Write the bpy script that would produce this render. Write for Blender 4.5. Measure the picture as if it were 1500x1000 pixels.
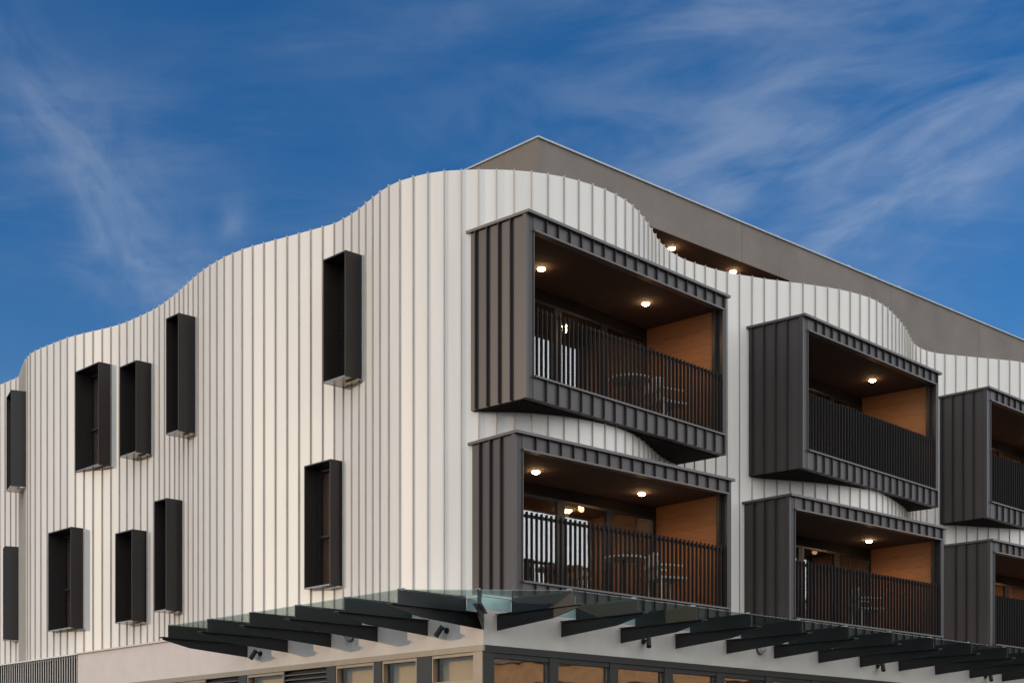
import bpy, bmesh, math, random
from mathutils import Vector
random.seed(4)
R = math.radians
S = bpy.context.scene
for o in list(bpy.data.objects): bpy.data.objects.remove(o)

# ---------------------------------------------------------------- camera
F = 2180.0; HY = 1160.0; EYE = 1.6           # focal length in photo pixels, horizon row, eye height
cam = bpy.data.objects.new('camera', bpy.data.cameras.new('camera')); S.collection.objects.link(cam)
cam.location = (0, 0, EYE); cam.rotation_euler = (R(90), 0, 0)
cam.data.sensor_width = 36; cam.data.lens = F / 1500 * 36; cam.data.shift_y = (HY - 500) / 1500
cam.data.clip_start = 0.1; cam.data.clip_end = 3000
S.camera = cam

# ---------------------------------------------------------------- sky, sun, exposure
SUN_EL = 9.0
SUN_DIR = Vector((-0.95, -0.31, 0)).normalized()
w = bpy.data.worlds.new('World'); S.world = w; w.use_nodes = True
nt = w.node_tree; nt.nodes.clear(); N = nt.nodes; L = nt.links
def nd(t, **k):
    n = N.new(t)
    for a, b in k.items(): setattr(n, a, b)
    return n
out = nd('ShaderNodeOutputWorld'); bg = nd('ShaderNodeBackground')
sky = nd('ShaderNodeTexSky', sky_type='NISHITA', sun_disc=False)
sky.sun_elevation = R(SUN_EL); sky.sun_rotation = math.atan2(SUN_DIR.x, SUN_DIR.y) % (2 * math.pi)
sky.altitude = 200; sky.air_density = 1.0; sky.dust_density = 0.6; sky.ozone_density = 2.5
hs = nd('ShaderNodeHueSaturation'); hs.inputs['Saturation'].default_value = 1.08; hs.inputs['Hue'].default_value = 0.498; hs.inputs['Value'].default_value = 0.62
ft = nd('ShaderNodeVectorMath', operation='MULTIPLY'); ft.inputs[1].default_value = (0.60, 1.08, 1.66)
L.new(sky.outputs[0], ft.inputs[0]); L.new(ft.outputs[0], hs.inputs['Color'])
# thin cirrus: noise on the plane the clouds lie in (direction / height)
tc = nd('ShaderNodeTexCoord'); sx = nd('ShaderNodeSeparateXYZ'); L.new(tc.outputs['Generated'], sx.inputs[0])
def m(op, a, b=None, c=None):
    n = nd('ShaderNodeMath', operation=op)
    for i, v in enumerate((a, b, c)):
        if v is None: continue
        if isinstance(v, (int, float)): n.inputs[i].default_value = v
        else: L.new(v, n.inputs[i])
    return n.outputs[0]
zc = m('MAXIMUM', sx.outputs[2], 0.03); zc = m('ADD', zc, 0.08)
cx = m('DIVIDE', sx.outputs[0], zc); cy = m('DIVIDE', sx.outputs[1], zc)
cb = nd('ShaderNodeCombineXYZ'); L.new(cx, cb.inputs[0]); L.new(cy, cb.inputs[1])
def layer(rot, scl, nscale, detail, rough, lo, hi, off, dist=0.6):
    mp = nd('ShaderNodeMapping'); mp.inputs['Rotation'].default_value = (0, 0, R(rot)); mp.inputs['Scale'].default_value = scl
    mp.inputs['Location'].default_value = off
    L.new(cb.outputs[0], mp.inputs[0])
    nz = nd('ShaderNodeTexNoise'); nz.inputs['Scale'].default_value = nscale; nz.inputs['Detail'].default_value = detail
    nz.inputs['Roughness'].default_value = rough; nz.inputs['Distortion'].default_value = dist
    L.new(mp.outputs[0], nz.inputs['Vector'])
    mr = nd('ShaderNodeMapRange'); mr.interpolation_type = 'SMOOTHSTEP'
    mr.inputs['From Min'].default_value = lo; mr.inputs['From Max'].default_value = hi
    L.new(nz.outputs['Fac'], mr.inputs['Value']); return mr.outputs[0]
big = layer(-38, (1, 1.8, 1), 0.9, 3, 0.5, 0.42, 0.70, (2.35, 1.4, 0), 0.3)
streak = layer(8, (2.0, 0.7, 1), 1.2, 7, 0.55, 0.44, 0.86, (5.1, 3.7, 0), 0.5)
fine = layer(-50, (1.0, 2.4, 1), 2.4, 9, 0.62, 0.36, 0.90, (0.3, 2.2, 0), 0.5)
# drifts of cirrus, each a soft band with its own heading and length in the sky
yy = m('MAXIMUM', sx.outputs[1], 0.2); gp = m('DIVIDE', sx.outputs[0], yy); gq = m('DIVIDE', sx.outputs[2], yy)
def drift(p0, q0, p1, q1, width, along, nscale, lo, hi, seed, stretch=0.35):
    L_ = math.hypot(p1 - p0, q1 - q0); ux, uy = (p1 - p0) / L_, (q1 - q0) / L_
    a_ = m('ADD', m('MULTIPLY', m('SUBTRACT', gp, (p0 + p1) / 2), ux), m('MULTIPLY', m('SUBTRACT', gq, (q0 + q1) / 2), uy))
    b_ = m('SUBTRACT', m('MULTIPLY', m('SUBTRACT', gq, (q0 + q1) / 2), ux), m('MULTIPLY', m('SUBTRACT', gp, (p0 + p1) / 2), uy))
    e = m('ADD', m('POWER', m('ABSOLUTE', m('DIVIDE', a_, L_ / 2 * along)), 2.0), m('POWER', m('ABSOLUTE', m('DIVIDE', b_, width)), 2.0))
    g_ = m('EXPONENT', m('MULTIPLY', e, -1.0))
    c_ = nd('ShaderNodeCombineXYZ'); L.new(m('MULTIPLY', a_, stretch), c_.inputs[0]); L.new(b_, c_.inputs[1]); c_.inputs[2].default_value = seed
    nz = nd('ShaderNodeTexNoise'); nz.inputs['Scale'].default_value = nscale; nz.inputs['Detail'].default_value = 6
    nz.inputs['Roughness'].default_value = .58; nz.inputs['Distortion'].default_value = .5; L.new(c_.outputs[0], nz.inputs['Vector'])
    mr = nd('ShaderNodeMapRange'); mr.interpolation_type = 'SMOOTHSTEP'; mr.inputs['From Min'].default_value = lo; mr.inputs['From Max'].default_value = hi
    L.new(nz.outputs['Fac'], mr.inputs['Value']); return m('MULTIPLY', g_, mr.outputs[0])
d1 = drift(-.335, .50, -.215, .32, .030, 1.1, 26, .22, .80, 3.1, .5)
d1b = drift(-.30, .365, -.20, .335, .030, 1.2, 30, .35, .85, 8.1, .6)
d2 = drift(.05, .40, .37, .50, .070, 1.2, 20, .33, .82, 5.7)
d3 = drift(.12, .34, .36, .46, .045, 1.2, 24, .35, .80, 11.7)
d4 = drift(.00, .52, .34, .56, .050, 1.2, 18, .38, .85, 15.2)
d5 = drift(-.197, .385, -.175, .38, .016, 1.0, 30, .2, .8, 2.2, 1)
d6 = drift(-.05, .44, .12, .42, .09, 1.2, 16, .3, .9, 21.0, .6)
far_ = m('MULTIPLY', m('MULTIPLY', big, fine), 0.25)
cl = m('ADD', far_, m('MULTIPLY', streak, 0.06))
for d_, k_ in ((d1, .34), (d1b, .26), (d2, .44), (d3, .42), (d4, .34), (d5, .22), (d6, .22)): cl = m('ADD', cl, m('MULTIPLY', d_, k_))
cl = m('MINIMUM', cl, 0.6)
def mixc(f, A_, B_):
    n = nd('ShaderNodeMix', data_type='RGBA')
    if isinstance(f, float): n.inputs['Factor'].default_value = f
    else: L.new(f, n.inputs['Factor'])
    for k, v in (('A', A_), ('B', B_)):
        if isinstance(v, tuple): n.inputs[k].default_value = v
        else: L.new(v, n.inputs[k])
    return n.outputs['Result']
col = mixc(cl, hs.outputs[0], (3.0, 3.5, 4.3, 1))
# pale haze low over the horizon, all round
hz = m('EXPONENT', m('MULTIPLY', m('MAXIMUM', sx.outputs[2], 0.0), -13.0))
col = mixc(m('MULTIPLY', hz, 0.85), col, (9.0, 8.6, 8.2, 1))
# bright sheet added in the unseen sky behind the viewer, lighting the right wall
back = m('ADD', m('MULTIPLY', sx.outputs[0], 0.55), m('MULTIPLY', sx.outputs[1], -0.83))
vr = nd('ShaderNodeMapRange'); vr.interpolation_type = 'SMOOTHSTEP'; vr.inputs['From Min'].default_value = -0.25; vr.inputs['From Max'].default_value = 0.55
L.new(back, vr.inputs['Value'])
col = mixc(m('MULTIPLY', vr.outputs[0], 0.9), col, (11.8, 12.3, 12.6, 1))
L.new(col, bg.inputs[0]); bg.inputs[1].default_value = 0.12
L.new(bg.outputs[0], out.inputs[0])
sun = bpy.data.objects.new('sun', bpy.data.lights.new('sun', 'SUN')); S.collection.objects.link(sun)
sun.data.energy = 1.15; sun.data.angle = R(0.8); sun.data.color = (1.0, 0.74, 0.47)
sd = Vector((SUN_DIR.x * math.cos(R(SUN_EL)), SUN_DIR.y * math.cos(R(SUN_EL)), math.sin(R(SUN_EL))))
sun.rotation_euler = sd.to_track_quat('Z', 'Y').to_euler(); sun.location = sd * 60
S.view_settings.view_transform = 'Standard'; S.view_settings.look = 'None'; S.view_settings.gamma = 1
S.view_settings.use_curve_mapping = False
S.view_settings.exposure = 0.3

# ---------------------------------------------------------------- materials
def mat(name, col, rough=0.5, metal=0.0, var=0.0, nscale=6, bump=0.0, bscale=60, spec=0.5, stretch=(1, 1, 1), dirt=0.0, rnd=0.0):
    M = bpy.data.materials.new(name); M.use_nodes = True; t = M.node_tree; n = t.nodes; l = t.links
    b = n['Principled BSDF']; b.inputs['Roughness'].default_value = rough; b.inputs['Metallic'].default_value = metal
    b.inputs['Specular IOR Level'].default_value = spec
    g = n.new('ShaderNodeNewGeometry'); mp = n.new('ShaderNodeMapping'); mp.inputs['Scale'].default_value = stretch
    l.new(g.outputs['Position'], mp.inputs[0])
    nz = n.new('ShaderNodeTexNoise'); nz.inputs['Scale'].default_value = nscale; nz.inputs['Detail'].default_value = 6; nz.inputs['Roughness'].default_value = .6
    l.new(mp.outputs[0], nz.inputs['Vector'])
    oi = n.new('ShaderNodeObjectInfo')
    ma = n.new('ShaderNodeMapRange'); ma.inputs['To Min'].default_value = 1 - var; ma.inputs['To Max'].default_value = 1 + var
    ma.inputs['From Min'].default_value = .25; ma.inputs['From Max'].default_value = .75
    l.new(nz.outputs['Fac'], ma.inputs['Value'])
    mb = n.new('ShaderNodeMapRange'); mb.inputs['To Min'].default_value = 1 - rnd; mb.inputs['To Max'].default_value = 1 + rnd
    l.new(oi.outputs['Random'], mb.inputs['Value'])
    mm = n.new('ShaderNodeMath'); mm.operation = 'MULTIPLY'; l.new(ma.outputs[0], mm.inputs[0]); l.new(mb.outputs[0], mm.inputs[1])
    vm = n.new('ShaderNodeVectorMath'); vm.operation = 'SCALE'; vm.inputs[0].default_value = col; l.new(mm.outputs[0], vm.inputs['Scale'])
    l.new(vm.outputs[0], b.inputs['Base Color'])
    rr = n.new('ShaderNodeMapRange'); rr.inputs['To Min'].default_value = max(rough - .08, .02); rr.inputs['To Max'].default_value = min(rough + .08, 1)
    l.new(nz.outputs['Fac'], rr.inputs['Value']); l.new(rr.outputs[0], b.inputs['Roughness'])
    if bump:
        n2 = n.new('ShaderNodeTexNoise'); n2.inputs['Scale'].default_value = bscale; n2.inputs['Detail'].default_value = 4
        l.new(mp.outputs[0], n2.inputs['Vector'])
        bp = n.new('ShaderNodeBump'); bp.inputs['Strength'].default_value = bump; bp.inputs['Distance'].default_value = .01
        l.new(n2.outputs['Fac'], bp.inputs['Height']); l.new(bp.outputs[0], b.inputs['Normal'])
    return M
def glass(name, tint, refl, rough=0.0, coat=(1, 1, 1)):
    M = bpy.data.materials.new(name); M.use_nodes = True; t = M.node_tree; n = t.nodes; l = t.links
    n.clear(); o = n.new('ShaderNodeOutputMaterial'); tr = n.new('ShaderNodeBsdfTransparent'); tr.inputs[0].default_value = (*tint, 1)
    gl = n.new('ShaderNodeBsdfGlossy'); gl.inputs['Roughness'].default_value = rough; gl.inputs['Color'].default_value = (*coat, 1)
    lw = n.new('ShaderNodeLayerWeight'); lw.inputs['Blend'].default_value = .5
    pw5 = n.new('ShaderNodeMath'); pw5.operation = 'POWER'; pw5.inputs[1].default_value = 5; l.new(lw.outputs['Facing'], pw5.inputs[0])
    fr = n.new('ShaderNodeMath'); fr.operation = 'MULTIPLY_ADD'; fr.inputs[1].default_value = .55; fr.inputs[2].default_value = .03; l.new(pw5.outputs[0], fr.inputs[0])
    ad = n.new('ShaderNodeMath'); ad.operation = 'ADD'; ad.use_clamp = True; ad.inputs[1].default_value = refl; l.new(fr.outputs[0], ad.inputs[0])
    g = n.new('ShaderNodeNewGeometry'); nz = n.new('ShaderNodeTexNoise'); nz.inputs['Scale'].default_value = 1.3
    l.new(g.outputs['Position'], nz.inputs['Vector'])
    bp = n.new('ShaderNodeBump'); bp.inputs['Strength'].default_value = .05; bp.inputs['Distance'].default_value = .05
    l.new(nz.outputs['Fac'], bp.inputs['Height']); l.new(bp.outputs[0], gl.inputs['Normal'])
    mi = n.new('ShaderNodeMixShader'); l.new(ad.outputs[0], mi.inputs[0]); l.new(tr.outputs[0], mi.inputs[1]); l.new(gl.outputs[0], mi.inputs[2])
    l.new(mi.outputs[0], o.inputs[0]); return M
def emis(name, col, s):
    M = bpy.data.materials.new(name); M.use_nodes = True; b = M.node_tree.nodes['Principled BSDF']
    b.inputs['Base Color'].default_value = (*col, 1); b.inputs['Emission Color'].default_value = (*col, 1); b.inputs['Emission Strength'].default_value = s
    return M
WHITE = mat('white_cladding', (.69, .648, .600), .42, 0, .045, 2.2, .035, 2.2, stretch=(3, 3, .22), rnd=.03)
DARK = mat('charcoal_cladding', (.072, .060, .057), .42, .2, .10, 2.0, .05, 3.0, stretch=(1, 1, .3), rnd=.10)
SEAM = mat('seam_edge', (.020, .015, .015), .6, 0, .08, 8)
WSEAM = mat('white_seam_shade', (.42, .375, .33), .6, 0, .10, 3)  # ribs coloured darker than the white sheets, standing in for shade at the seams
DARKT = mat('charcoal_trim', (.032, .026, .025), .40, .2, .08, 8)
TRIM = mat('grey_flashing', (.115, .100, .097), .4, .4, .08, 8)
RAIL = mat('baluster_paint', (.015, .012, .011), .6, 0, .05, 8, spec=.25)
HOOD = mat('hood_metal', (.018, .0145, .0135), .45, .1, .10, 4)
SILL = mat('sill_metal', (.42, .36, .30), .25, .8, .08, 10)
STUC = mat('render_wall', (.61, .535, .49), .85, 0, .06, 3, .25, 180)
ROOFW = mat('roof_render', (.180, .152, .130), .85, 0, .20, 1.3, .3, 120)
CAP = mat('pale_capping', (.36, .38, .39), .5, .3, .08, 5)
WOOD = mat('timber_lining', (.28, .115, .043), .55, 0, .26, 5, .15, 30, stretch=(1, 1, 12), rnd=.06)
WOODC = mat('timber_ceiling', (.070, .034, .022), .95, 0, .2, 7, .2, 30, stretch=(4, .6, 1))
STEEL = mat('canopy_steel', (.020, .0195, .020), .45, .3, .15, 5, .05, 40)
GUT = mat('pale_gutter', (.50, .62, .64), .3, .4, .05, 5)
FRAME = mat('window_frame', (.018, .016, .0155), .4, .2, .08, 8)
TANF = mat('bronze_frame', (.30, .24, .18), .4, .4, .08, 8)
BLIND = mat('blind_fabric', (.55, .46, .36), .9, 0, .05, 3)
ROOM = mat('room_wall_paint', (.30, .20, .12), .9, 0, .05, 2)
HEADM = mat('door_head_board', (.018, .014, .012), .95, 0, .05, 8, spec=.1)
FLOOR = mat('balcony_tile', (.12, .11, .10), .6, 0, .1, 5)
FURN = mat('white_furniture', (.45, .43, .40), .5, 0, .04, 8)
ASPH = mat('asphalt', (.05, .05, .052), .9, 0, .2, 2, .3, 90)
PAVE = mat('pavement_concrete', (.17, .16, .15), .9, 0, .12, 1.5, .2, 60)
PANE_TONE = mat('shop_reflection_brown', (.26, .13, .06), .6, 0, .35, 5, .1, 30, stretch=(.4, .4, 6))  # brown standing in for reflections in the right-hand shop panes
SLAT = mat('grey_slat', (.50, .47, .44), .5, .2, .08, 8)
CAN_GL = glass('canopy_glass', (.86, .94, .91), .03, .03)
DOOR_GL = glass('door_glass', (.78, .78, .77), .20)
SHOP_GL = glass('shop_glass', (.80, .74, .66), .32)
SHOP_GL2 = glass('shop_glass_bright', (.92, .88, .80), .0)
HOOD_GL = glass('hood_glass', (.75, .72, .7), .03)
CURT = mat('brown_curtain', (.30, .19, .12), .9, 0, .1, 5, stretch=(6, 6, .2))
LAMP = emis('lamp_lens', (1.0, .62, .30), 60)

# ---------------------------------------------------------------- helpers
C = S.collection
def sz(g): return 1.0
class MB:
    def __init__(s): s.v = []; s.f = []; s.m = None
    def mark(s): s.m = len(s.f); return s
    def poly(s, *p):
        i = len(s.v); s.v += [tuple(q) for q in p]; s.f.append(tuple(range(i, i + len(p))))
    def prism(s, pts, z0, z1):          # pts: plan polygon; z0,z1 heights (numbers or lists)
        n = len(pts); a = z0 if isinstance(z0, (list, tuple)) else [z0] * n; b = z1 if isinstance(z1, (list, tuple)) else [z1] * n
        i = len(s.v)
        s.v += [(p[0], p[1], a[k]) for k, p in enumerate(pts)] + [(p[0], p[1], b[k]) for k, p in enumerate(pts)]
        s.f.append(tuple(i + k for k in reversed(range(n)))); s.f.append(tuple(i + n + k for k in range(n)))
        for k in range(n):
            j = (k + 1) % n; s.f.append((i + k, i + j, i + n + j, i + n + k))
        return s
    def box(s, O, a, b, a0, a1, b0, b1, z0, z1):
        P = [(O[0] + a[0] * u + b[0] * q, O[1] + a[1] * u + b[1] * q) for u, q in ((a0, b0), (a1, b0), (a1, b1), (a0, b1))]
        return s.prism(P, z0, z1)
    def tube(s, p0, p1, r0, r1=None, n=12):
        r1 = r0 if r1 is None else r1; p0 = Vector(p0); p1 = Vector(p1); d = (p1 - p0).normalized()
        x = d.orthogonal().normalized(); y = d.cross(x); i = len(s.v)
        for p, r in ((p0, r0), (p1, r1)):
            for k in range(n):
                t = 2 * math.pi * k / n; s.v.append(tuple(p + (x * math.cos(t) + y * math.sin(t)) * r))
        s.f.append(tuple(i + k for k in reversed(range(n)))); s.f.append(tuple(i + n + k for k in range(n)))
        for k in range(n):
            j = (k + 1) % n; s.f.append((i + k, i + j, i + n + j, i + n + k))
        return s
    def mesh(s, name, mt, loc):
        me = bpy.data.meshes.new(name)
        me.from_pydata([(x - loc[0], y - loc[1], z - loc[2]) for x, y, z in s.v], [], s.f)
        bm = bmesh.new(); bm.from_mesh(me); bmesh.ops.recalc_face_normals(bm, faces=bm.faces); bm.to_mesh(me); bm.free()
        if isinstance(mt, tuple):
            for x in mt: me.materials.append(x)
        else: me.materials.append(mt)
        if s.m is not None:
            for i, p in enumerate(me.polygons): p.material_index = 1 if i >= s.m else 0
        return me
    def build(s, name, mt, parent=None, loc=None, bevel=0):
        pw = wl(parent) if parent else Vector((0, 0, 0)); lw = Vector(loc) if loc else (pw if parent else Vector((0, 0, 0)))
        o = bpy.data.objects.new(name, s.mesh(name, mt, lw)); C.objects.link(o)
        o.location = lw - pw
        if parent: o.parent = parent
        if bevel:
            b = o.modifiers.new('bevel', 'BEVEL'); b.width = bevel; b.segments = 2; b.limit_method = 'ANGLE'
        return o
def wl(o):
    v = Vector((0, 0, 0))
    while o: v += o.location; o = o.parent
    return v
def dup(o, loc, parent):               # copy sharing the mesh, loc in world coordinates
    c = o.copy(); C.objects.link(c); c.parent = parent; c.location = Vector(loc) - (wl(parent) if parent else Vector((0, 0, 0))); return c
def tag(o, label=None, cat=None, group=None, kind=None):
    for k, v in (('label', label), ('category', cat), ('group', group), ('kind', kind)):
        if v: o[k] = v
    return o
def empty(name, loc, label, cat, group=None):
    o = bpy.data.objects.new(name, None); C.objects.link(o); o.location = loc; o.empty_display_size = .3
    return tag(o, label, cat, group)
def add(p, d, t): return (p[0] + d[0] * t, p[1] + d[1] * t)
UR = (.730, .683); UL = (-.685, .7285); NR = (.683, -.730); NL = (-.7285, -.685)
CO = (-.50, 21.99)                     # reference corner of the wavy wall
def hit(px, P, d):                     # distance along wall line P + t d seen at photo column px
    k = (px - 750) / F; return (k * P[1] - P[0]) / (d[0] - k * d[1])
def zat(y, D): return EYE + (HY - y) * D / F
def at(px, D): return ((px - 750) * D / F, D)

# ---------------------------------------------------------------- ground
mb = MB(); mb.poly((-900, -900, 0), (900, -900, 0), (900, 900, 0), (-900, 900, 0)); tag(mb.build('ground', ASPH), kind='structure')
BC = (-.40, 20.71)                     # ground floor corner
mb = MB(); c0 = add(add(BC, NL, 3.2), NR, 3.2)
mb.prism([c0, add(c0, UR, 40), add(add(c0, UR, 40), NR, -3.4), add(add(BC, NL, -.2), NR, -.2), add(add(c0, UL, 30), NL, -3.4), add(c0, UL, 30)], -.2, .13)
tag(mb.build('pavement', PAVE), kind='structure')

# brick building across the side street, out of frame, seen only in the window reflections
BRICK = mat('brick_wall', (.60, .36, .19), .85, 0, .25, 4, .2, 40)
nbm = MB().box((34, 8), (1, 0), (0, 1), 0, 12, 0, 40, 0, 6.4); NB = nbm.build('wall', BRICK, None)
NB.name = 'brick_building'; tag(NB, 'low brick building across the side street, mirrored in the shop windows', 'building')
q = MB().box((34, 8), (1, 0), (0, 1), -.2, 12.2, -.2, 40.2, 6.401, 6.7); q.build('roof', TRIM, NB, loc=(34, 8, 6.4))
NBW = []
for k in range(11):
    for zz in (.8, 4.0): NBW.append((k, zz))
for k, zz in NBW:
    f_ = MB().box((33.97, 9.2 + k * 3.5), (1, 0), (0, 1), 0, .05, 0, 1.7, zz, zz + 1.7).build('window', FRAME, NB)

# ---------------------------------------------------------------- the building
B = empty('apartment_building', (BC[0], BC[1], 0), 'white ribbed apartment building with a wavy upper wall and dark box balconies', 'building')
Z0 = 4.353; ZT = EYE + 9.2             # foot and top of the wavy cladding
CURVE = [(-11.56, 33.61), (-11.28, 33.33), (-10.91, 32.97), (-10.61, 32.26), (-10.34, 31.65), (-10.09, 31.2), (-9.76, 30.84), (-9.38, 30.49), (-8.94, 30.08), (-8.53, 29.81), (-8.14, 29.58), (-7.72, 29.29), (-7.53, 29.12), (-7.16, 28.74), (-6.84, 28.4), (-6.55, 28.0), (-6.2, 27.48), (-5.86, 26.9), (-5.4, 26.16), (-4.92, 25.56), (-4.5, 25.17), (-3.99, 24.83), (-3.48, 24.5), (-2.99, 24.17), (-2.85, 24.09), (-2.68, 23.86), (-2.53, 23.67), (-2.4, 23.47), (-2.27, 23.23), (-2.15, 23.04), (-2.02, 22.8), (-1.87, 22.59), (-1.68, 22.39), (-1.48, 22.26), (-1.26, 22.13), (-1.02, 22.04), (-0.76, 22.02), (-0.5, 21.99), (-0.24, 22.0), (0.02, 22.02), (0.28, 22.07), (0.54, 22.16), (0.78, 22.26), (1.02, 22.41), (1.24, 22.57), (1.45, 22.75), (1.64, 22.97), (1.81, 23.2), (1.94, 23.44), (2.05, 23.69), (2.17, 24.0), (2.25, 24.25), (2.34, 24.5), (2.41, 24.74), (2.52, 24.99), (2.63, 25.24), (2.78, 25.46), (2.94, 25.68), (3.13, 25.86), (3.34, 26.02), (3.56, 26.19), (3.8, 26.35), (4.05, 26.47), (4.3, 26.57), (4.56, 26.7), (4.81, 26.78), (5.06, 26.86), (5.32, 26.95), (5.57, 27.06), (5.82, 27.15), (6.06, 27.28), (6.29, 27.41), (6.51, 27.58), (6.72, 27.74), (6.9, 27.97), (7.07, 28.18), (7.23, 28.44), (7.37, 28.69), (7.53, 28.97), (7.72, 29.35), (7.9, 29.75), (8.06, 30.15), (8.23, 30.52), (8.4, 30.77), (8.56, 30.96), (8.77, 31.13), (9.0, 31.25), (9.25, 31.32), (9.53, 31.4), (9.84, 31.5), (10.1, 31.57), (10.37, 31.65), (10.59, 31.72), (10.82, 31.77)]
# smooth plan curve, extended past the picture on both sides
pts = [Vector(p) for p in CURVE]
lx = [(t, n) for t, n in ((19.5, .62), (18.6, .66), (17.8, .42), (16.9, .16))]
pts = [Vector(add(add(CO, UL, t), NL, n)) for t, n in lx] + pts
pts += [Vector(add(add(CO, UR, t), NR, n)) for t, n in ((15.5, .62), (16.1, .50), (16.8, .22), (17.5, -.05), (18.3, -.28), (19.5, -.3), (20.6, -.1), (22, .4))]
def resample(P, step):
    out_ = [P[0].copy()]; acc = 0
    for a, b in zip(P, P[1:]):
        d = (b - a).length; t = step - acc
        while t <= d: out_.append(a + (b - a) * (t / d)); t += step
        acc = (acc + d) % step if d else acc
        acc = d - (t - step)
    return out_
fine_ = resample(pts, .04)
for _ in range(14):
    fine_ = [fine_[0]] + [(a + b * 2 + c) / 4 for a, b, c in zip(fine_, fine_[1:], fine_[2:])] + [fine_[-1]]
cum = [0]
for a, b in zip(fine_, fine_[1:]): cum.append(cum[-1] + (b - a).length)
def on(s):
    import bisect
    i = max(1, min(len(cum) - 1, bisect.bisect_left(cum, s))); k = (s - cum[i - 1]) / max(cum[i] - cum[i - 1], 1e-9)
    return fine_[i - 1].lerp(fine_[i], k)
ci = min(range(len(fine_)), key=lambda i: (fine_[i] - Vector(CO)).length); S0 = cum[ci]
def wall_at(px):                       # point of the wavy wall seen at a photo column (nearest hit)
    k = (px - 750) / F; best = None
    for a, b in zip(fine_, fine_[1:]):
        fa = a.x - k * a.y; fb = b.x - k * b.y
        if fa * fb <= 0:
            p = a.lerp(b, fa / (fa - fb) if fa != fb else 0)
            if best is None or p.y < best.y: best = p
    return best
HOLES = []                             # (O, a, b, width, z0, z1): openings behind boxes
def uv(p, O, a, b):
    dx = p[0] - O[0]; dy = p[1] - O[1]; det = a[0] * b[1] - a[1] * b[0]
    return (dx * b[1] - dy * b[0]) / det, (a[0] * dy - a[1] * dx) / det

def norm(v): l = math.hypot(*v); return (v[0] / l, v[1] / l)
# ---------------------------------------------------------------- balconies
BAL = [  # FL(px, D), BL(px, D), FR(px, D), z0, z1 above eye, floor kind
    ('U', (770, 21.22), (686, 22.0), (1063.5, 24.9), 5.632, 8.274),
    ('U', (1175, 25.82), (1083, 26.63), (1374, 29.47), 5.632, 8.274),
    ('U', (1445, 30.45), (1376, 31.2), None, 5.632, 8.274),
    ('L', (753, 21.25), (699, 21.87), (1070.5, 24.58), 2.80, 5.145),
    ('L', (1155.5, 25.75), (1094.3, 26.42), (1382, 29.05), 2.80, 5.145),
    ('L', (1450, 30.35), (1384, 31.05), None, 2.80, 5.145),
]
def light_disc(loc, parent_label, power, lens_r=.062):
    o = empty('downlight', loc, parent_label, 'downlight', 'downlights in the balcony ceilings')
    m1 = MB().tube((loc[0], loc[1], loc[2] + .02), (loc[0], loc[1], loc[2] - .008), lens_r + .012, n=20); m1.build('rim', FRAME, o)
    m2 = MB()
    for k in range(4):
        t0 = k * math.pi / 8; t1 = (k + 1) * math.pi / 8
        m2.tube((loc[0], loc[1], loc[2] - .0121 - lens_r * .6 * math.sin(t0)), (loc[0], loc[1], loc[2] - .0121 - lens_r * .6 * math.sin(t1)), lens_r * math.cos(t0), max(lens_r * math.cos(t1), .003), n=18)
    m2.build('lens', LAMP, o)
    l = bpy.data.objects.new('lamp', bpy.data.lights.new('lamp', 'SPOT')); C.objects.link(l); l.parent = o; l.location = (0, 0, -.075)
    l.data.energy = power; l.data.color = (1, .62, .32); l.data.spot_size = R(165); l.data.spot_blend = .7; l.data.shadow_soft_size = .05
    return o
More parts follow.
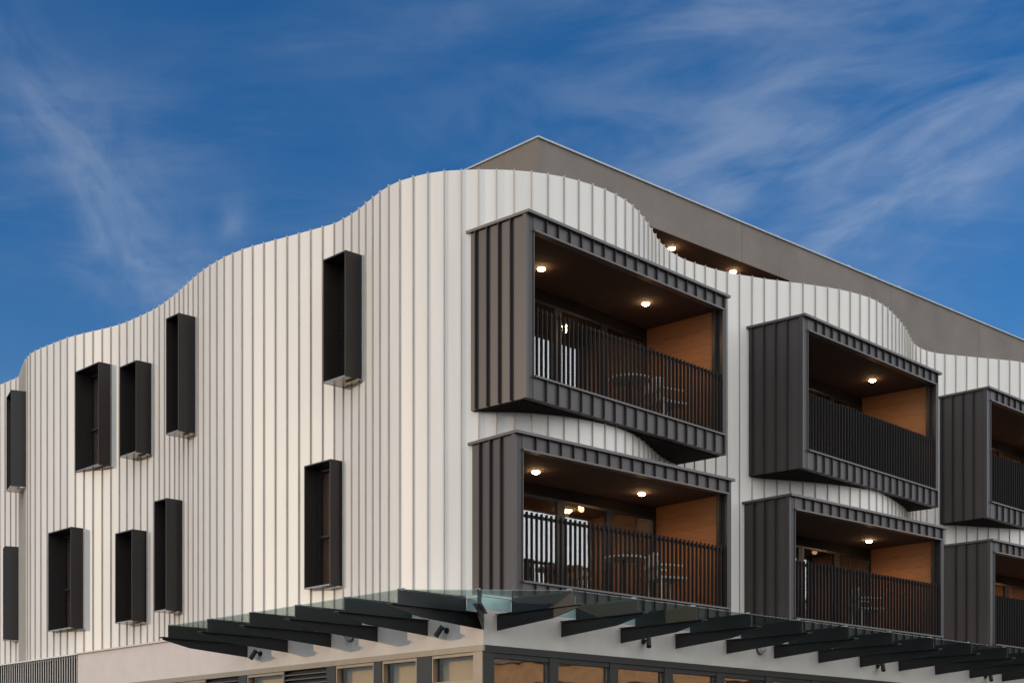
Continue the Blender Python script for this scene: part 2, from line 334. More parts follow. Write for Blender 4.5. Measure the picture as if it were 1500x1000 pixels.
def make_balcony(kind, FL, BL, FR, e0, e1, idx):
    fl = at(*FL); bl = at(*BL)
    b = norm((bl[0] - fl[0], bl[1] - fl[1]))
    if FR: fr = at(*FR)
    else:
        a_ = (.700, .714) if kind == 'U' else (.735, .678); fr = add(fl, a_, 5.1 if kind == 'U' else 4.87)
    a = norm((fr[0] - fl[0], fr[1] - fl[1])); W = math.hypot(fr[0] - fl[0], fr[1] - fl[1])
    z0 = EYE + e0; z1 = EYE + e1
    tb = .235; bb = .34 if kind == 'U' else .24
    o0, o1 = .17, W - .11               # opening along the front
    zo0, zo1 = z0 + bb, z1 - tb
    dp = 1.62                           # usable depth
    BK = 2.1                            # box goes back through the wall
    HOLES.append((fl, a, b, W, z0 + .03, z1 - .03))
    pr = MB()
    # shell: left wall, right wall, roof slab, floor slab, front posts
    pr.box(fl, a, b, .05, .13, .0, BK, z0, z1 - .02)
    pr.box(fl, a, b, W - .10, W - .02, .0, BK, z0, z1 - .02)
    pr.box(fl, a, b, .131, W - .101, .0, BK, zo1 + .03, z1 - .022)
    pr.box(fl, a, b, .131, W - .101, .0, BK, z0 + .002, zo0 - .03)
    bal = pr.build('balcony', DARKT, B, loc=(fl[0], fl[1], z0))
    # corner post trims
    MB().box(fl, a, b, .0, .05, -.012, .06, z0, z1 - .02).build('corner_trim', TRIM if False else DARK, bal)
    MB().box(fl, a, b, .052, o0 - .022, -.006, .10, z0 + .002, z1 - .021).build('corner_trim', DARKT, bal)
    MB().box(fl, a, b, o1 + .003, W - .001, -.010, .10, z0 + .002, z1 - .021).build('corner_trim', DARKT, bal)
    # fascia panels, top and bottom, with upstand ribs
    n = round((o1 + .0 - .15) / .262); st = (W - .10 - .15) / n
    def pans(zlo, zhi, name):
        q = MB().box(fl, a, b, 0, st - .012, -.012, -.0005, zlo, zhi).mark(); q.box(fl, a, b, st - .012, st, -.052, -.0005, zlo, zhi + .002)
        first = q.build(name, (DARK, SEAM), bal, loc=(fl[0], fl[1], zlo))
        base = wl(first)
        for k in range(n):
            p = add(fl, a, .15 + k * st); 
            if k == 0: first.location = Vector((p[0], p[1], zlo)) - wl(bal)
            else: dup(first, (p[0], p[1], zlo), bal)
    pans(zo1 + .022, z1 - .024, 'fascia_panel'); pans(z0 + .004, zo0 - .034, 'fascia_panel')
    # side panels (left side) with ribs facing out
    sp = .235; side = math.hypot(bl[0] - fl[0], bl[1] - fl[1]) - .062; ns = int(side / sp)
    q = MB().box(fl, b, a, 0, sp - .014, .030, .049, z0 + .003, z1 - .022).mark(); q.box(fl, b, a, sp - .014, sp, -.022, .049, z0 + .003, z1 - .021)
    first = q.build('side_panel', (DARK, SEAM), bal, loc=(fl[0], fl[1], z0))
    for k in range(ns):
        p = add(fl, b, .062 + k * sp)
        if k == 0: first.location = Vector((p[0], p[1], z0)) - wl(bal)
        else: dup(first, (p[0], p[1], z0), bal)
    MB().box(fl, b, a, .062 + ns * sp, .062 + side + .4, .030, .049, z0 + .003, z1 - .022).build('side_panel', DARK, bal)
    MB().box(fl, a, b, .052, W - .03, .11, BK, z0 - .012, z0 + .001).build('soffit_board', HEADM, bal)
    # capping on top, flashing under the top band and over the lower band
    q = MB().box(fl, a, b, -.018, W + .03, -.075, .0, z1 - .019, z1 + .022); q.box(fl, a, b, -.018, .0, .001, 1.2, z1 - .019, z1 + .022)
    q.box(fl, a, b, .001, W + .03, .001, 1.9, z1 - .018, z1 + .021)
    q.build('capping', TRIM, bal)
    MB().box(fl, a, b, o0 - .02, o1 + .02, -.045, .08, zo1 - .008, zo1 + .018).build('flashing', TRIM, bal)
    MB().box(fl, a, b, o0 - .02, o1 + .02, -.060, .12, zo0 - .030, zo0 - .004).build('flashing', TRIM, bal)
    MB().box(fl, a, b, o0 - .018, o0 - .001, -.02, .09, zo0 - .002, zo1 - .01).build('flashing', DARK, bal)
    # lining
    zz = zo0 - .02; k = 0; bh = (zo1 - zz) / 8
    fo = MB().box(fl, a, b, W - .135, W - .102, .16, dp + .05, zz + .0015, zz + bh - .0015).build('timber_board', WOOD, bal, loc=(fl[0], fl[1], zz))
    for k in range(1, 8): dup(fo, (fl[0], fl[1], zz + k * bh), bal)
    MB().box(fl, a, b, .132, .150, .16, dp + .05, zo0 - .02, zo1 + .0).build('timber_side_lining', WOOD, bal)
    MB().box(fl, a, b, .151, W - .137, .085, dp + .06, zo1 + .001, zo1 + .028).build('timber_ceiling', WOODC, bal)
    MB().box(fl, a, b, .135, W - .137, .125, dp + .06, zo0 - .028, zo0 + .01).build('balcony_floor', FLOOR, bal)
    # right reveal post
    MB().box(fl, a, b, W - .19, W - .112, .10, .158, zo0 - .02, zo1).build('reveal_post', FRAME, bal)
    # sliding doors at the back
    nb = 4; fw = (W - .137 - .152) / nb
    for k in range(nb):
        u0 = .152 + k * fw; u1 = u0 + fw
        fr_ = MB()
        fr_.box(fl, a, b, u0, u0 + .085, dp - .06, dp, zo0 + .012, zo1 - .18)
        fr_.box(fl, a, b, u1 - .085, u1, dp - .059, dp, zo0 + .012, zo1 - .18)
        fr_.box(fl, a, b, u0 + .085, u1 - .085, dp - .058, dp, zo0 + .012, zo0 + .09)
        fr_.box(fl, a, b, u0 + .085, u1 - .085, dp - .058, dp, zo1 - .22, zo1 - .18)
        d_ = fr_.build('sliding_door', FRAME, bal, loc=(*add(add(fl, a, u0), b, dp), zo0))
        MB().box(fl, a, b, u0 + .086, u1 - .086, dp - .030, dp - .024, zo0 + .091, zo1 - .221).build('door_pane', DOOR_GL, bal)
    MB().box(fl, a, b, .152, W - .137, dp - .055, dp, zo1 - .179, zo1 - .001).build('door_head', HEADM, bal)
    # the room behind
    rm = MB(); rz0 = zo0 + .01; rz1 = zo1 + .02; RD = 4.6
    rm.box(fl, a, b, .15, W - .13, dp + RD, dp + RD + .1, rz0 - .1, rz1 + .1)
    rm.box(fl, a, b, .05, .15, dp + .45, dp + RD, rz0 - .1, rz1 + .1); rm.box(fl, a, b, W - .13, W - .03, dp + .45, dp + RD, rz0 - .1, rz1 + .1)
    rm.box(fl, a, b, .15, W - .13, dp + .061, dp + RD, rz1, rz1 + .1); rm.box(fl, a, b, .15, W - .13, dp + .061, dp + RD, rz0 - .1, rz0)
    rm.build('room', ROOM, bal)
    # balustrade
    zr = zo0 + 1.01 - (.0 if kind == 'U' else .0)
    nbar = int((o1 - o0) / .0985)
    bs = (o1 - o0 - .03) / nbar; zb = zo0 + .012
    q = MB().box(fl, a, b, 0, .014, .018, .066, zb, zr); first = q.build('baluster', RAIL, bal, loc=(fl[0], fl[1], zb))
    for k in range(nbar + 1):
        p = add(fl, a, o0 + .01 + k * bs)
        if k == 0: first.location = Vector((p[0], p[1], zb)) - wl(bal)
        else: dup(first, (p[0], p[1], zb), bal)
    MB().box(fl, a, b, o0, o1, .067, .095, zr - (.04 if kind == 'U' else .075), zr - (.004 if kind == 'U' else .03)).build('top_rail', RAIL, bal)
    MB().box(fl, a, b, o0, o1, .020, .078, zb - .012, zb - .001).build('bottom_rail', RAIL, bal)
    return dict(fl=fl, a=a, b=b, W=W, zf=zo0 + .01, zc=zo1 + .001, dp=dp, obj=bal)
BX = [make_balcony(*r, i) for i, r in enumerate(BAL)]

# ---------------------------------------------------------------- window hoods on the left wall
rot = lambda v, d: (v[0] * math.cos(R(d)) - v[1] * math.sin(R(d)), v[0] * math.sin(R(d)) + v[1] * math.cos(R(d)))
HOODS = [  # FL px, FR px, wall-right px, top row, bottom row (at the wall), turn, wide
    (473, 506, 530, 373.5, 556, 0), (445.5, 484, 501.6, 675, 858, 0), (243, 261.6, 286, 464, 635, 0), (175, 199.5, 222, 532, 665.5, 0),
    (110, 144.5, 163.5, 533.5, 683, 0), (9.3, 16, 38, 573, 713, -17), (4.4, 6.8, 28.8, 800.5, 937, -19), (70.5, 104, 123.6, 773.5, 920.5, 0),
    (168.6, 193.5, 215.4, 777.4, 910.6, 0), (225.6, 243.6, 267, 732.4, 895, 0)]
def make_hood(pl, pf, pw_, yt, yb, turn):
    wr = wall_at(pw_); ul = rot(UL, turn); nl = rot(NL, turn)
    k = (pf - 750) / F; p = (wr.x - k * wr.y) / (k * nl[1] - nl[0]); p = max(.15, min(p, .9))
    fr = add(wr, nl, p); k = (pl - 750) / F; wd = (fr[0] - k * fr[1]) / (k * ul[1] - ul[0]); wd = max(.3, min(wd, 1.2))
    z1 = zat(yt, wr.y); z0 = zat(yb, wr.y); ind = (-nl[0], -nl[1]); t = .022; BKH = p + .42
    HOLES.append((fr, ul, ind, wd, z0 + .01, z1 - .01))
    q = MB()
    q.box(fr, ul, ind, 0, t, 0, BKH, z0, z1); q.box(fr, ul, ind, wd - t, wd, 0, BKH, z0, z1)
    q.box(fr, ul, ind, t, wd - t, 0, BKH, z1 - t, z1 - .001)
    h = q.build('window_hood', HOOD, B, loc=(fr[0], fr[1], z0))
    MB().box(fr, ul, ind, t, wd - t, .0, BKH, z0 + .001, z0 + .02).build('hood_base', SILL, h)
    # window set back in the wall line
    g = p + .02; q = MB()
    q.box(fr, ul, ind, t, t + .05, g, g + .06, z0 + .021, z1 - t); q.box(fr, ul, ind, wd - t - .05, wd - t, g, g + .06, z0 + .021, z1 - t)
    q.box(fr, ul, ind, t + .05, wd - t - .05, g, g + .058, z0 + .021, z0 + .08); q.box(fr, ul, ind, t + .05, wd - t - .05, g, g + .058, z1 - t - .06, z1 - t - .001)
    zm = z0 + (z1 - z0) * .42; q.box(fr, ul, ind, t + .05, wd - t - .05, g - .006, g + .05, zm, zm + .035)
    q.build('window_frame', FRAME, h)
    MB().box(fr, ul, ind, t + .05, wd - t - .05, g + .02, g + .028, z0 + .08, z1 - t - .06).build('window_pane', HOOD_GL, h)
    MB().box(fr, ul, ind, .03, wd - .03, g + .09, g + .11, z0 + .03, z1 - .03).build('blind', CURT, h)
    # drip flashing where the hood meets the wall
    MB().box(fr, ul, ind, -.035, wd * .45, p - .13, p + .10, z0 - .028, z0 - .006).build('drip_flashing', SILL, h)
for hd in HOODS: make_hood(*hd)

# ---------------------------------------------------------------- wavy standing seam cladding
def complement(holes, lo, hi):
    r = [(lo, hi)]
    for a, b in holes:
        n = []
        for c, d in r:
            if b <= c or a >= d: n.append((c, d)); continue
            if a > c: n.append((c, a))
            if b < d: n.append((b, d))
        r = n
    return [x for x in r if x[1] - x[0] > .01]
def holes_at(p):
    r = []
    for O, a, b, W, z0, z1 in HOLES:
        u, v = uv(p, O, a, b)
        if .04 < u < W - .02 and v > -.1 and v < 2.6: r.append((z0, z1))
    return r
ss = []; s = S0
while s < cum[-1] - .3: ss.append(s); s += .262
s = S0 - .2575
while s > .3: ss.insert(0, s); s -= .2575
for s0, s1 in zip(ss, ss[1:]):
    p = on(s0); q = on(s1); d = (q - p).normalized(); nrm = (d.y, -d.x)         # outward
    fr = {0.0, 1.0}
    for O, a, b, W, z0, z1 in HOLES:
        up, uq = uv(p, O, a, b)[0], uv(q, O, a, b)[0]
        for e in (.04, W - .02):
            if (up - e) * (uq - e) < 0: fr.add((e - up) / (uq - up))
    fr = sorted(fr); ribs = complement(holes_at(p), Z0 - .05, ZT)
    for f0, f1 in zip(fr, fr[1:]):
        if f1 - f0 < .01: continue
        c = p.lerp(q, (f0 + f1) / 2)
        A = p.lerp(q, f0); Bq = p.lerp(q, f1)
        for c0_, c1_ in complement(holes_at(c), Z0 - .05, ZT):
            mbp = MB().prism([(A.x, A.y), (Bq.x, Bq.y), (Bq.x - nrm[0] * .03, Bq.y - nrm[1] * .03), (A.x - nrm[0] * .03, A.y - nrm[1] * .03)], c0_, c1_)
            mbp.mark()
            if f0 == 0:                # the folded seam at the left edge of each sheet
                for r0, r1 in ribs:
                    if r0 < c1_ and r1 > c0_:
                        mbp.box((p.x, p.y), (d.x, d.y), nrm, -.006, .006, -.004, .027, r0, r1 + (.012 if r1 == ZT else 0)); ribs.remove((r0, r1)); break
            mbp.build('cladding_panel', (WHITE, WSEAM), B, loc=(p.x, p.y, c0_))

# roof deck and back closure
deck = [tuple(v) for v in fine_[::6]]
inner = [(x + .0, y + .12) for x, y in deck]
far = [add(add(CO, UR, 22), NR, -14), add(add(add(CO, UL, 19), NL, -14), UR, 0)]
mb = MB(); mb.prism(inner + far, 10.40, 10.52); mb.build('roof_deck', ROOFW, B)
mb = MB(); mb.box(add(CO, UR, 22), (-NR[0], -NR[1]), UR, .3, 14, 0, .2, .1, 10.39); mb.box(add(CO, UL, 19), (-NL[0], -NL[1]), UL, .3, 14, 0, .2, .1, 10.39)
mb.build('end_wall', ROOFW, B)
mb = MB(); f0 = far[0]; f1 = far[1]; mb.prism([f0, f1, add(f1, (0, 1), .3), add(f0, (0, 1), .3)], 0, 10.39); mb.build('rear_wall', ROOFW, B)

# ---------------------------------------------------------------- penthouse roof
P0 = at(789.3, 23.8); ZB = EYE + 9.74; ZP = EYE + 10.45
mb = MB(); mb.box(P0, UR, UL, .02, 22, .02, 13, ZB + .03, ZP - .02); mb.build('roof_slab', ROOFW, B)
ts = [.0, 5.2, hit(1305, P0, UR), hit(1434, P0, UR), 22]
for k, (u0, u1) in enumerate(zip(ts, ts[1:])):
    lo = ZB if k < 2 else EYE + 9.30
    MB().box(P0, UR, UL, u0 + (.004 if k else 0), u1 - .004, .0, .019, lo if k != 1 else ZB, ZP).build('roof_fascia_panel', ROOFW, B)
MB().box(P0, UR, UL, 10.2, 22, .021, .25, EYE + 9.30, ZB + .028).build('roof_downstand', ROOFW, B)
MB().box(P0, UR, UL, -.0195, -.0005, .0, 6, ZB, ZP).build('roof_fascia_panel', ROOFW, B)
MB().box(P0, UR, UL, -.0195, -.0005, 6.01, 13, ZB, ZP).build('roof_fascia_panel', ROOFW, B)
MB().box(P0, UR, UL, .03, 22, .03, 2.6, ZB + .005, ZB + .028).build('timber_soffit', WOODC, B)
q = MB(); q.box(P0, UR, UL, -.045, 22, -.03, .10, ZP, ZP + .028); q.box(P0, UR, UL, -.045, .08, .101, 13, ZP, ZP + .028); q.build('roof_capping', CAP, B)
for tt in [3.1, 6.2, 9.3, 12.4, 15.5]: MB().box(P0, UR, UL, tt, tt + .08, -.036, .11, ZP - .004, ZP + .034).build('capping_lap', CAP, B)
for tt in (8.6, 9.3, 9.5, 10.4): MB().box(P0, UR, UL, tt, tt + .10, .0, .06, ZP + .029, ZP + .06).build('roof_bracket', CAP, B)
pa = add(wall_at(1342), NR, -.35); q = MB(); q.tube((*pa, 10.5), (*pa, 10.97), .02, n=8)
for k in range(3): q.tube((pa[0] - .12, pa[1], 10.86 + k * .05), (pa[0] + .12, pa[1], 10.88 + k * .05), .016, n=6)
tag(q.build('roof_aerial', FRAME, None), 'small dark aerial poking above the wavy wall in its right-hand dip', 'aerial')
# penthouse wall and window band behind the terrace
MB().box(P0, UR, UL, 1.5, 22, 1.6, 1.8, 10.53, ZB + .004).build('penthouse_wall', DARKT, B)
MB().box(P0, UR, UL, 1.9, 9.2, 1.05, 1.09, EYE + 9.60, EYE + 9.655).build('terrace_rail', CAP, B)
for k in range(7):
    MB().box(P0, UR, UL, 2.0 + k * 1.18, 2.04 + k * 1.18, 1.05, 1.09, 10.53, EYE + 9.599).build('rail_post', FRAME, B)

# ---------------------------------------------------------------- ground floor
ZH = EYE + 2.057                       # window head
tl = hit(114, BC, UL)
# rendered band over the windows
WB = MB(); iNR = (-NR[0], -NR[1]); iNL = (-NL[0], -NL[1])
ang = MB(); c_in = add(add(BC, iNR, .3), iNL, .3)
WB.prism([BC, add(BC, UR, 23), add(add(BC, UR, 23), iNR, .3), c_in, add(add(BC, UL, tl), iNL, .3), add(BC, UL, tl)], ZH, Z0 - .03)
WB.build('rendered_band', STUC, B)
q = MB(); q.box(BC, UL, iNL, -.02, tl + .02, -.045, 1.6, Z0 - .028, Z0 + .0); q.box(BC, UR, iNR, .0, 23, -.045, 1.9, Z0 - .029, Z0 - .001); q.build('band_flashing', STUC, B)
q = MB(); q.box(BC, UL, iNL, tl + .02, 19, -.01, 1.6, Z0 - .028, Z0 - .002); q.build('band_flashing', WHITE, B)
# head trims
MB().box(BC, UL, iNL, -.03, hit(215, BC, UL) + 3, -.03, .08, ZH - .085, ZH - .002).build('head_trim', TANF, B)
MB().box(BC, UR, iNR, -.0, 23, -.03, .08, ZH - .10, ZH - .002).build('head_trim', FRAME, B)
# left shopfront: bays of pane / louvre between dark mullions
def colwall(u0, u1, P, U, I, name, mt, b0=.0, b1=.1, z0=.13, z1=None): return MB().box(P, U, I, u0, u1, b0, b1, z0, z1 or ZH - .087).build(name, mt, B)
colwall(0.0, hit(695, BC, UL), BC, UL, iNL, 'corner_pillar', TANF, -.02, .12)
colwall(0.0, hit(723, BC, UR), BC, UR, iNR, 'corner_pillar', FRAME, -.018, .12)
def tL(px): return hit(px, BC, UL)
def tR(px): return hit(px, BC, UR)
bays = [(695, 632.4, 'g'), (611, 560, 'd'), (548, 492, 'g'), (479, 418, 'v'), (416, 362, 'g'), (350, 303, 'v'), (301, 262, 'g'), (255, 225, 'v')]
for i, (r, l_, kind) in enumerate(bays):
    u0, u1 = tL(r), tL(l_)
    zt = ZH - .12
    if kind == 'v':
        colwall(u0, u1, BC, UL, iNL, 'louvre_back', FRAME, .09, .11)
        st = .075; n = 12
        f_ = MB().prism([add(add(BC, UL, u0), iNL, -.005), add(add(BC, UL, u1), iNL, -.005), add(add(BC, UL, u1), iNL, .06), add(add(BC, UL, u0), iNL, .06)],
                        [zt - .05, zt - .05, zt - .012, zt - .012], [zt - .035, zt - .035, zt + .003, zt + .003])
        fo = f_.build('louvre_blade', TRIM, B, loc=(*add(BC, UL, u0), zt))
        for k in range(1, n): dup(fo, (*add(BC, UL, u0), zt - k * st), B)
    else:
        zt2 = ZH - .13; ztr = zat(997, add(BC, UL, tL(660))[1]) if i == 0 else None
        MB().box(BC, UL, iNL, u0 + .002, u1 - .002, .06, .068, .5, zt2).build('shop_pane', SHOP_GL2, B)
        q = MB(); q.box(BC, UL, iNL, u0, u1, .0, .09, zt2, ZH - .088); q.box(BC, UL, iNL, u0, u0 + .03, .0, .09, .5, zt2); q.box(BC, UL, iNL, u1 - .03, u1, .0, .09, .5, zt2)
        if ztr: q.box(BC, UL, iNL, u0 + .03, u1 - .03, .01, .085, ztr - .06, ztr)
        q.build('shop_frame', TANF, B)
        if True: MB().box(BC, UL, iNL, u0, u1, .22, .24, .5, ZH - .1).build('roller_blind', BLIND, B)
    if i + 1 < len(bays): colwall(u1, tL(bays[i + 1][0]), BC, UL, iNL, 'mullion', FRAME, -.01, .15)
colwall(tL(225), tl, BC, UL, iNL, 'rendered_wall', STUC, .0, .3, .13, ZH - .001)
# left end: dark recess behind vertical slats
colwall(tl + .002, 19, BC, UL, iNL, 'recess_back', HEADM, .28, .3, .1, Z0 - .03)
q = MB().box(BC, UL, iNL, 0, .026, .02, .028, .13, Z0 - .031); fo = q.build('screen_slat', SLAT, B, loc=(*BC, .13))
u = tl + .07; k = 0
while u < 19:
    p = add(BC, UL, u)
    if k == 0: fo.location = Vector((*p, .13)) - wl(B)
    else: dup(fo, (*p, .13), B)
    u += .104; k += 1
# right shopfront
edges = [(723, 805), (817.5, 893), (905, 973), (985, 1049), (1061, 1121), (1132, 1188), (1199, 1250), (1260, 1308), (1318, 1362), (1372, 1412), (1421, 1458), (1466, 1500)]
prev = None
for l_, r in edges:
    u0, u1 = tR(l_), tR(r)
    MB().box(BC, UR, iNR, u0 + .002, u1 - .002, .06, .068, .5, ZH - .17).build('shop_pane', SHOP_GL, B)
    q = MB(); q.box(BC, UR, iNR, u0, u1, .0, .09, ZH - .17, ZH - .102); q.build('shop_frame', FRAME, B)
    if prev is not None: colwall(prev, u0, BC, UR, iNR, 'mullion', FRAME, -.01, .12, z1=ZH - .102)
    prev = u1
colwall(prev, 23, BC, UR, iNR, 'rendered_wall', STUC, .0, .3, .13, ZH - .102)
# shop interior
q = MB(); q.box(BC, UR, iNR, 1.0, 22, 3.2, 3.3, .1, 4.2); q.build('shop_reflection_wall', PANE_TONE, B)  # wall added behind the panes to carry the brown reflected tones
q = MB(); q.box(BC, UR, iNR, .35, 22, .35, 3.19, 3.75, 3.85); q.box(BC, UR, iNR, .35, 22, .35, 3.19, .1, .14); q.build('shop_ceiling', ROOM, B)
q = MB(); q.box(BC, UL, iNL, 4, 11.5, 2.6, 2.7, .1, 4.2); q.build('shop_wall', BLIND, B)

# ---------------------------------------------------------------- glass awning
A = empty('glass_awning', (BC[0], BC[1], 3.87), 'dark steel and green glass awning wrapping the building corner above the shopfront', 'awning')
ZG = 4.30; PI_ = .30; PO = 1.50; TIP = 1.64
def fin(P, N_, U, po=PO, tip=TIP, pi=PI_):
    q = MB().box(P, N_, U, pi, po, -.008, .008, 4.098, ZG); f_ = q.build('fin_plate', STEEL, A, loc=(P[0], P[1], 3.87))
    q = MB(); q.box(P, N_, U, .02, tip, -.06, .06, 4.082, 4.097)
    i0 = add(P, N_, .002); i1 = add(P, N_, .75 * tip if tip < 1.3 else 1.1); i2 = add(P, N_, tip - .04)
    for (pa, pb, za, zb_) in ((i0, i1, 3.87, 3.95), (i1, i2, 3.95, 4.055)):
        q.prism([add(pa, U, -.01), add(pb, U, -.01), add(pb, U, .01), add(pa, U, .01)], [za, zb_, zb_, za], 4.081)
    q.build('beam', STEEL, A, loc=(P[0], P[1], 3.87))
    for e_ in (.36, po - .10): MB().box(P, N_, U, e_, e_ + .05, -.03, .03, ZG + .001, ZG + .012).build('glass_clamp', CAP, A, loc=(P[0], P[1], ZG))
tLs = [-.974 + 1.177 * k + 1.0 for k in range(6)]; tRs = [-.534 + 1.275 * k + .80 for k in range(14)]
for t in tLs: fin(add(BC, UL, t), NL, UL)
for t in tRs: fin(add(BC, UR, t), NR, UR)
DG = norm((NL[0] + NR[0] - .03, NL[1] + NR[1])); DGp = (-DG[1], DG[0])
fin(BC, DG, DGp, .98, 1.10, .30)
def pane(pl_, z0=4.278, z1=4.290): MB().prism(pl_, z0, z1).build('glass_pane', CAN_GL, A, loc=(pl_[0][0], pl_[0][1], z0))
def pp(P, U, t, N_, p): return add(add(P, U, t), N_, p)
for a0, a1 in zip(tLs, tLs[1:]): pane([pp(BC, UL, a0 + .014, NL, PI_), pp(BC, UL, a0 + .014, NL, PO), pp(BC, UL, a1 - .014, NL, PO), pp(BC, UL, a1 - .014, NL, PI_)])
for a0, a1 in zip(tRs, tRs[1:]): pane([pp(BC, UR, a0 + .014, NR, PI_), pp(BC, UR, a0 + .014, NR, PO), pp(BC, UR, a1 - .014, NR, PO), pp(BC, UR, a1 - .014, NR, PI_)])
cD0 = add(add(BC, DG, .42), DGp, 0); cD1 = add(BC, DG, .985)
sl = 1 if DGp[0] < 0 else -1
pane([add(cD0, DGp, .012 * sl), add(cD1, DGp, .012 * sl), pp(BC, UL, tLs[0] - .014, NL, PO), pp(BC, UL, tLs[0] - .014, NL, PI_)])
pane([add(cD0, DGp, -.012 * sl), add(cD1, DGp, -.012 * sl), pp(BC, UR, tRs[0] - .014, NR, PO), pp(BC, UR, tRs[0] - .014, NR, PI_)])
q = MB(); q.box(BC, UL, NL, tLs[0] + .02, tLs[-1], PI_ - .03, PI_ - .001, 4.12, 4.275); q.build('gutter', GUT, A)
q = MB(); q.box(BC, UR, NR, tRs[0] + .02, tRs[-1], PI_ - .03, PI_ - .001, 4.12, 4.275); q.build('gutter', GUT, A)
q = MB(); cg = add(BC, DG, .42)
q.prism([pp(BC, UL, tLs[0] - .02, NL, PI_), cg, pp(BC, UR, tRs[0] - .02, NR, PI_), pp(BC, UR, tRs[0] - .02, NR, PI_ - .03), add(BC, DG, .38), pp(BC, UL, tLs[0] - .02, NL, PI_ - .03)], 4.105, 4.27); q.build('gutter', GUT, A)

# ---------------------------------------------------------------- wall lights under the awning
def spotlight(P, U, N_, t, z, side, label):
    o = empty('wall_spotlight', (*add(P, U, t), z), label, 'wall light', 'small black spotlights on the rendered band')
    O = add(P, U, t)
    q = MB(); q.tube((*add(O, N_, .001), z), (*add(O, N_, .02), z), .045, n=14); q.build('mount', FRAME, o)
    a0 = add(O, N_, .02); a1 = add(O, N_, .10); q = MB(); q.tube((*a0, z), (*a1, z + .03), .014, n=8)
    q.tube((*a1, z + .035), (*a1, z + .0), .02, n=8); q.build('arm', FRAME, o)
    h0 = Vector((*add(a1, U, -.015 * side), z + .055)); h1 = h0 + Vector((N_[0] * .07 + U[0] * .07 * side, N_[1] * .07 + U[1] * .07 * side, -.15))
    q = MB(); q.tube(h0, h1, .036, .040, n=16); q.build('lamp_head', FRAME, o)
def zpl(px, y, P, U): return zat(y, add(P, U, hit(px, P, U))[1])
for px, y, lab in ((382, 957, 'small black spotlight on the rendered band, left of the others near the awning end'), (655, 923, 'small black spotlight left of the building corner, under the glass awning')):
    spotlight(BC, UL, NL, tL(px), zpl(px, y, BC, UL), 1, lab)
for px, y, lab in ((942, 939, 'small black spotlight on the shaded band, first right of the corner'), (1285, 975, 'small black spotlight on the shaded band below the second stack of balconies'),
                   (1443, 990, 'small black spotlight on the shaded band, farthest right one')):
    spotlight(BC, UR, NR, tR(px), zpl(px, y, BC, UR), -1, lab)
def dome(P, U, N_, t, z, label):
    o = empty('bulkhead_light', (*add(P, U, t), z), label, 'wall light', 'round pale wall lights under the awning')
    O = add(P, U, t); q = MB(); q.tube((*add(O, N_, .001), z), (*add(O, N_, .03), z), .10, n=20); q.build('base_ring', TRIM, o)
    q = MB(); r = .09
    prev_ = None
    for k in range(5):
        t0 = k * math.pi / 10; t1 = (k + 1) * math.pi / 10
        q.tube((*add(O, N_, .031 + r * math.sin(t0)), z), (*add(O, N_, .031 + r * math.sin(t1)), z), r * math.cos(t0), max(r * math.cos(t1), .004), n=18)
    q.build('lens', SLAT, o)
dome(BC, UL, NL, tL(514), zpl(514, 930, BC, UL), 'round pale bulkhead light under the awning on the sunlit side')
dome(BC, UR, NR, tR(1113), zpl(1113, 950, BC, UR), 'round grey bulkhead light under the awning on the shaded side')

# ---------------------------------------------------------------- balcony lights
def place_dl(px, y, zc, label, pw_=20):
    D = (zc - .015 - EYE) * F / (HY - y); p = at(px, D); return light_disc((p[0], p[1], zc), label, pw_)
place_dl(793, 394, BX[0]['zc'], 'lit downlight at the left in the upper corner balcony ceiling')
place_dl(946, 445, BX[0]['zc'], 'lit downlight at the centre of the upper corner balcony ceiling')
place_dl(1278, 557, BX[1]['zc'], 'lit downlight in the upper middle balcony ceiling')
place_dl(785, 691, BX[3]['zc'], 'lit downlight at the left in the lower corner balcony ceiling')
place_dl(940, 723, BX[3]['zc'], 'lit downlight at the centre of the lower corner balcony ceiling')
place_dl(1273, 792, BX[4]['zc'], 'lit downlight in the lower middle balcony ceiling')
for i, nm in ((2, 'upper'), (5, 'lower')):
    b = BX[i]; p = add(add(b['fl'], b['a'], 4.1), b['b'], .85); light_disc((*p, b['zc']), 'added unseen downlight lighting the %s right-hand balcony ceiling, past the picture edge' % nm, 20)  # downlight added out of view to light the balcony ceiling
    p = add(add(b['fl'], b['a'], 3.2), b['b'], 3.4); light_disc((*p, b['zc'] + .018), 'lit ceiling light in the room behind the %s right-hand balcony' % nm, 260, .06)
place_dl(984, 364, ZB + .005, 'lit downlight under the penthouse roof, left one', 8)
place_dl(1074, 398, ZB + .005, 'lit downlight under the penthouse roof, right one', 8)
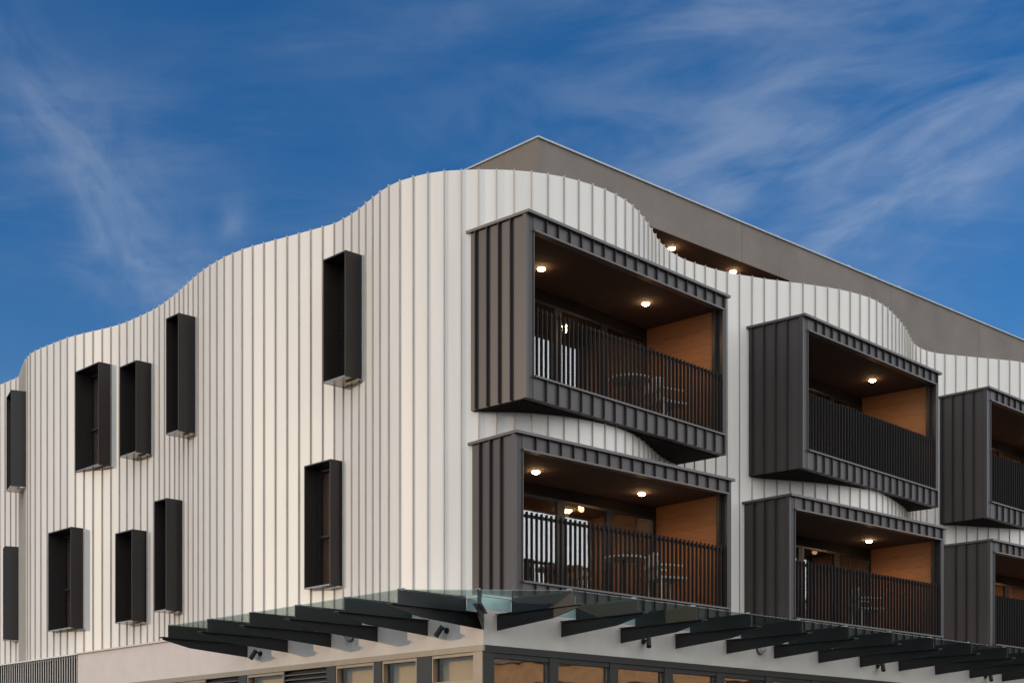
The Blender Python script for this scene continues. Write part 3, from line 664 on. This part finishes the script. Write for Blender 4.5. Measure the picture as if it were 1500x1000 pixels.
# room lights seen through the doors
b = BX[3]; p = at(831, (b['zc'] + .02 - EYE) * F / (HY - 746)); light_disc((p[0], p[1], b['zc'] + .018), 'lit ceiling light inside the room behind the lower corner balcony', 14, .08)
b = BX[0]; p = add(add(b['fl'], b['a'], 2.3), b['b'], 3.2); light_disc((p[0], p[1], b['zc'] + .018), 'lit ceiling light inside the room behind the upper corner balcony', 8, .06)

# ---------------------------------------------------------------- patio furniture
def chair(b, u, v, ang, label):
    O = add(add(b['fl'], b['a'], u), b['b'], v); z = b['zf'] + .001
    o = empty('patio_chair', (*O, z), label, 'chair', 'white chairs on the balconies')
    a = rot(b['a'], ang); c = rot(b['b'], ang)
    for su in (-.23, .21):
        for sv in (-.22, .20): MB().box(O, a, c, su, su + .03, sv, sv + .03, z, z + .42).build('leg', FURN, o)
    MB().box(O, a, c, -.25, .25, -.24, .25, z + .421, z + .46).build('seat', FURN, o)
    for k in range(6): MB().prism([add(add(O, a, -.245 + k * .085), c, .235), add(add(O, a, -.185 + k * .085), c, .235), add(add(O, a, -.185 + k * .085), c, .255), add(add(O, a, -.245 + k * .085), c, .255)], z + .461, z + .80 + (.0, .04, .06, .06, .04, .0)[k]).build('back_slat', FURN, o)
    MB().box(O, a, c, -.25, .25, .256, .28, z + .60, z + .66).build('back_rail', FURN, o)
    for su in (-.28, .251): MB().box(O, a, c, su, su + .028, -.2, .26, z + .62, z + .65).build('armrest', FURN, o)
def table(b, u, v, label):
    O = add(add(b['fl'], b['a'], u), b['b'], v); z = b['zf'] + .001
    o = empty('patio_table', (*O, z), label, 'table', 'small tables on the balconies')
    MB().tube((*O, z + .70), (*O, z + .73), .35, n=24).build('table_top', FURN, o)
    MB().tube((*O, z + .02), (*O, z + .70), .03, n=10).build('pedestal', FRAME, o); MB().tube((*O, z), (*O, z + .02), .22, n=20).build('base', FRAME, o)
chair(BX[0], 4.15, .62, 75, 'white chair behind the bars of the upper corner balcony, right of the table')
table(BX[0], 3.35, .75, 'small white round table on the upper corner balcony')
#chair(BX[0], 2.65, .95, -80, 'white chair behind the bars of the upper corner balcony, left of the table')
chair(BX[3], 3.95, .60, 70, 'white chair behind the bars of the lower corner balcony, right of the table')
table(BX[3], 3.15, .80, 'small white round table on the lower corner balcony')
chair(BX[4], 3.3, .65, 60, 'white chair behind the bars of the lower middle balcony')
